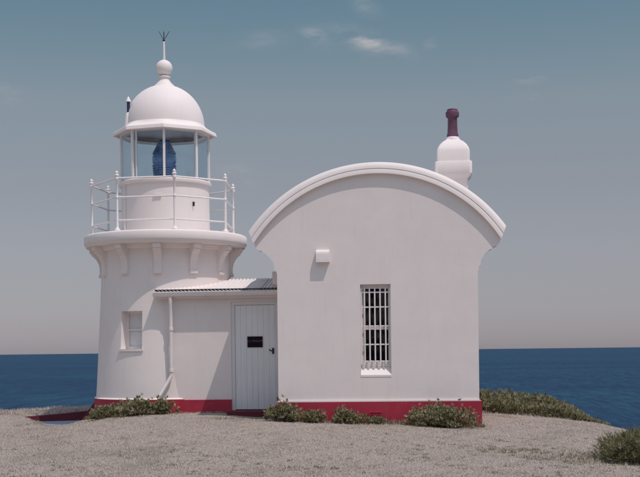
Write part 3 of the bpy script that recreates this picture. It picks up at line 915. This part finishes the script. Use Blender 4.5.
PAL = np.array([(.13, .13, .06), (.20, .19, .09), (.29, .265, .145), (.39, .355, .23), (.54, .485, .37), (.065, .068, .036)])
def leaves(C, axis_, n_per, length, width, pal_w, spread=.95):
    """rosettes of pointed leaves: C centres (k,3), axis_ main directions (k,3)"""
    k = len(C)
    c = np.repeat(C, n_per, 0); ax = np.repeat(axis_, n_per, 0)
    d = ax + rng.normal(0, spread, (k*n_per, 3)); d /= np.linalg.norm(d, axis=1)[:,None]
    L = length*rng.uniform(.55, 1.25, (k*n_per, 1)); W = width*rng.uniform(.6, 1.2, (k*n_per, 1))
    s = np.cross(d, rng.normal(0, 1, d.shape)); s /= np.linalg.norm(s, axis=1)[:,None]
    nrm = np.cross(s, d)
    bend = rng.uniform(-.15, .25, (len(d), 1))*L
    v0 = c; v1 = c + d*L*.45 + s*W*.5 + nrm*bend*.3; v2 = c + d*L + nrm*bend - np.array([0, 0, 1])*bend*.4; v3 = c + d*L*.45 - s*W*.5 + nrm*bend*.3
    V = np.stack([v0, v1, v2, v3], 1).reshape(-1, 3)
    F = np.arange(len(V)).reshape(-1, 4)
    idx = np.repeat(rng.choice(len(PAL), k, p=pal_w), n_per)
    flip = rng.random(len(idx)) < .3
    idx = np.where(flip, rng.choice(len(PAL), len(idx), p=pal_w), idx)
    t = PAL[idx]*rng.uniform(.8, 1.25, (len(idx), 1))
    t4 = np.repeat(t, 4, 0)
    t4.reshape(-1, 4, 3)[:, 2] *= 1.25
    return V, F, t4
PW = np.array([.20, .25, .24, .17, .09, .05]); PW /= PW.sum()
PW_R = np.array([.30, .24, .14, .10, .05, .17]); PW_R /= PW_R.sum()

def shrub(label, x, y, w, d, h, n, group=None, lumps=7, length=.066, width=.019, pw=PW, spread=.95, n_out=.16):
    z0 = min(gz(x-w*.3, y), gz(x+w*.3, y), gz(x, y)) - .01
    t = thing('shrub', label, 'shrub', (x, y, z0), group)
    n = int(n*1.5)
    if 'sea' not in label: t['group'] = 'shrubs along the foot of the buildings'
    lx = rng.uniform(-.36, .36, lumps)*w; ly = rng.uniform(-.2, .2, lumps)*d
    lr = rng.uniform(.26, .42, lumps)*min(w, 1.0)
    lh = h*rng.uniform(.62, 1.0, lumps)*(1-.35*np.abs(lx/(w*.5))**2)
    which = rng.integers(0, lumps, n)
    u = rng.normal(0, 1, (n, 3)); u /= np.linalg.norm(u, axis=1)[:,None]; u[:,2] = np.abs(u[:,2])
    rr = rng.uniform(.35, 1.0, (n, 1))**.6
    C = np.stack([lx[which] + u[:,0]*lr[which]*rr[:,0], ly[which] + u[:,1]*np.minimum(lr[which], d*.45)*rr[:,0], .02 + u[:,2]*lh[which]*rr[:,0]], 1)
    # sprigs poking out of the outline
    up = rng.random(n) < n_out; C[up,2] += rng.uniform(.01, .22, up.sum())*h
    C[:,2] += np.array(ground_z(C[:,0]+x, C[:,1]+y)) - z0
    ax = u*np.array([1, 1, .6]) + np.array([0, 0, .75])
    V, F, tn = leaves(C, ax, 9, length, width, pw, spread*.6)
    link('foliage', quads_mesh('foliage', V, F, tn, 'leaf'), None, t)
    bm = bmesh.new()
    for i in rng.choice(n, min(n, 46), False):
        c = C[i]; b0 = np.array([lx[which[i]]*.8, ly[which[i]]*.8, -.02])
        md = (b0+c)/2 + rng.normal(0, .015, 3); md[2] += .02
        tube(bm, [b0, md, c], [.007, .005, .003], 5)
    obj('stems', bm, 'bark', t)
    return t
shrub('low spreading shrub at the tower foot beside the sunken paving', -5.28, 1.22, .80, .5, .30, 320)
shrub('dense green shrub against the red plinth under the tower window', -4.78, 1.05, .78, .5, .38, 380)
shrub('small dark twiggy shrub under the end of the downpipe', -4.27, 1.15, .42, .4, .34, 170)
shrub('leafy shrub at the plinth corner of the arched building next to the doorstep', -1.70, -.26, .64, .42, .40, 330)
shrub('small low shrub between two larger ones on the plinth of the arched building', -1.16, -.24, .38, .32, .24, 130)
shrub('medium shrub on the red plinth beneath the barred window, beside the grille', -.60, -.24, .60, .32, .30, 210)
shrub('tiny weedy shrub in front of the red floor grille', -.02, -.22, .50, .22, .12, 90, length=.045)
shrub('largest bushy shrub covering the end of the red plinth farthest from the door', 1.15, -.36, 1.45, .55, .47, 720, lumps=10)
shrub('wild dark shrub alone at the edge of the lawn facing the sea', 3.95, -5.3, 1.7, 1.3, .44, 1500, lumps=18, pw=PW_R, length=.125, width=.011, spread=1.25, n_out=.35)

# scrub along the cliff edge right of the building
nsc = 5200
sx = rng.uniform(1.6, 4.75, nsc); sy = 4.1 + 1.3*rng.uniform(0, 1, nsc)**1.4 - .15*(sx-2)
hh = np.interp(sx, [1.6, 2.8, 3.4, 3.9, 4.25, 4.6], [.52, .52, .50, .38, .22, .05])*np.clip(.45 + (sy-4.05+.15*(sx-2))*1.2, 0, 1)*(.72 + .28*wob(sx*2.2, sy*2.2, 1, .4)+.1)
sc = np.stack([sx, sy, ground_z(sx, sy) + np.maximum(.0, hh*rng.uniform(0, 1, nsc)**.8 - .02)], 1)
V, F, tn = leaves(sc, np.tile([0, -.15, .9], (nsc, 1)), 9, .095, .016, PW, .5)
scrub = link('coastal_scrub', quads_mesh('coastal_scrub', V, F, tn, 'leaf'))
scrub['kind'] = 'stuff'; scrub['label'] = 'olive green coastal scrub along the cliff edge'; scrub['category'] = 'scrub'

# lawn: dry mown grass, every blade a pointed face
def blades(n, x, y, h, green):
    z = ground_z(x, y)
    a = rng.uniform(0, 2*PI, n); lean = rng.uniform(.1, 1.0, n)*h
    w = rng.uniform(.0035, .008, n)
    b0 = np.stack([x - np.sin(a)*w, y + np.cos(a)*w, z-.004], 1); b1 = np.stack([x + np.sin(a)*w, y - np.cos(a)*w, z-.004], 1)
    tp = np.stack([x + np.cos(a)*lean, y + np.sin(a)*lean, z + h*rng.uniform(.6, 1, n)], 1)
    V = np.stack([b0, b1, tp], 1).reshape(-1, 3); F = np.arange(3*n).reshape(-1, 3)
    dry = np.array([(.57, .485, .44), (.52, .44, .395), (.455, .385, .335), (.62, .54, .495), (.37, .31, .25)])[rng.choice(5, n, p=[.3, .27, .2, .13, .1])]
    gr = np.array([(.17, .16, .085), (.24, .215, .115), (.31, .27, .16), (.13, .12, .065)])[rng.integers(0, 4, n)]
    k = (rng.random(n) < green)[:,None]
    t = np.where(k, gr, dry)*rng.uniform(.85, 1.15, (n, 1))
    return V, F, np.repeat(t, 3, 0)
def patch(x, y):
    p = .5*wob(x, y, .55, 1.2) + .5*wob(x*1.3, y*.7, 1.7, .2)
    g = np.clip(.06 + .16*p + .13*np.clip((-3.5-y)/4, 0, 1)*(.6+.8*wob(x, y, 2.2, .9)), .02, .45)
    for cx_, cy_, rx, ry, am in ((2.2, -4.3, .9, .35, .3), (3.3, -4.6, .7, .6, .3), (-3.05, .35, .5, .18, .7), (0, -.25, 2.2, .22, .75), (-4.9, .75, .9, .22, .5),
                                 (-4.2, -5.5, 1.6, .7, .16), (.6, -6.4, 2.0, .7, .16), (3.0, -7.0, 1.4, .6, .25), (2.6, -2.3, 1.6, .5, .2), (-7, -6, 1.6, 1.2, .12)):
        g = np.maximum(g, am*np.exp(-((x-cx_)/rx)**2 - ((y-cy_)/ry)**2)*(.7+.3*wob(x, y, 4, .5)))
    return g
parts = []
N = 900000
# uniform over the lawn in front, thinner far off
x = rng.uniform(-13, 8.5, N); y = rng.uniform(-11.5, 6.5, N)
ok = (poly_sd(x, y, EDGE) > -1.2) & (poly_sd(x, y, PIT) < .0)
ok &= ~((np.abs(x) < 1.86) & (y > 0) & (y < 4.6)) & (np.hypot(x-TC[0], y-TC[1]) > 1.53) & ~((x > -4.3) & (x < -1.9) & (y > .97) & (y < 2.7))
vis = (y - CAM.y)*.55 > np.abs(x - CAM.x + (y-CAM.y)*.0875)
ok &= vis & (rng.random(N) < np.clip(1.25 - .055*(y+8), .35, 1))
x, y = x[ok], y[ok]
g = patch(x, y)
h = rng.uniform(.006, .022, len(x))*(1 + 1.3*(g > .3)) * (1 + .35*wob(x, y, 3.0, .8))
parts.append(blades(len(x), x, y, h, g))
# longer tufts along the cliff edge, the pit's lip and the walls
def edge_tufts(n, xf, yf, hmin, hmax, gr):
    t = rng.random(n); x = xf(t) ; y = yf(t)
    parts.append(blades(n, x, y, rng.uniform(hmin, hmax, n)*(.7+.5*wob(x, y, 2.5, .1)), np.full(n, gr)))
edge_tufts(9000, lambda t: -10 + 4.6*t, lambda t: 4.3 + rng.uniform(-.4, .9, len(t)), .04, .13, .10)
edge_tufts(2500, lambda t: -7.6 + 1.3*t + rng.normal(0, .06, len(t)), lambda t: 1.75 + 2.3*t + rng.normal(0, .08, len(t))+.12, .03, .09, .1)
edge_tufts(1500, lambda t: np.interp(t, [0, .3, .6, 1], [-7.9, -7.35, -6.9, -6.3]) + rng.normal(0, .04, len(t)), lambda t: np.interp(t, [0, .3, .6, 1], [3.55, 2.55, 1.9, 1.62]) + rng.normal(0, .04, len(t)), .008, .025, .08)
edge_tufts(4500, lambda t: -1.9 + 3.85*t, lambda t: -.07 - np.abs(rng.normal(0, .07, len(t))), .03, .10, .7)
edge_tufts(1200, lambda t: -4.3 + 1.3*t, lambda t: 1.43 - np.abs(rng.normal(0, .05, len(t))), .02, .06, .3)
# scattered green flecks: small tufts, thickest towards the foreground and the right
nt_ = 2600
cx_ = rng.uniform(-9, 5.2, nt_); cy_ = rng.uniform(-9.5, -1.2, nt_)
keep = rng.random(nt_) < np.clip(.10 + .5*np.clip((-3.2-cy_)/4, 0, 1) + .45*np.clip((cx_-.8)/2.5, 0, 1)*np.clip((-1.5-cy_)/2, 0, 1), 0, 1)*np.clip(.45 + .9*wob(cx_, cy_, 1.1, .6), 0, 1)
cx_, cy_ = cx_[keep], cy_[keep]
# thicker clumps right of the house
k1 = rng.normal(0, 1, (90, 2))*np.array([.55, .22]) + np.array([2.2, -4.2]); k2 = rng.normal(0, 1, (70, 2))*np.array([.5, .4]) + np.array([3.1, -4.9])
cx_ = np.r_[cx_, k1[:,0], k2[:,0]]; cy_ = np.r_[cy_, k1[:,1], k2[:,1]]
per = 26
bx_ = np.repeat(cx_, per) + rng.normal(0, .030, len(cx_)*per); by_ = np.repeat(cy_, per) + rng.normal(0, .026, len(cx_)*per)
parts.append(blades(len(bx_), bx_, by_, rng.uniform(.010, .042, len(bx_))*np.repeat(rng.uniform(.5, 1.25, len(cx_)), per), np.full(len(bx_), .68)))
edge_tufts(3500, lambda t: 3.45 + rng.normal(0, .45, len(t)), lambda t: -5.0 + rng.normal(0, .4, len(t)), .03, .10, .55)
edge_tufts(3500, lambda t: 2.0 + 2.7*t, lambda t: 4.1 + rng.normal(0, .15, len(t)) - .15*t, .03, .10, .35)
V = np.concatenate([p[0] for p in parts]); tn = np.concatenate([p[2] for p in parts]); F = np.arange(len(V)).reshape(-1, 3)
lawn = link('lawn_grass', quads_mesh('lawn_grass', V, F, tn, 'blade'))
lawn['kind'] = 'stuff'; lawn['label'] = 'short dry pinkish tan grass covering the headland'; lawn['category'] = 'grass'
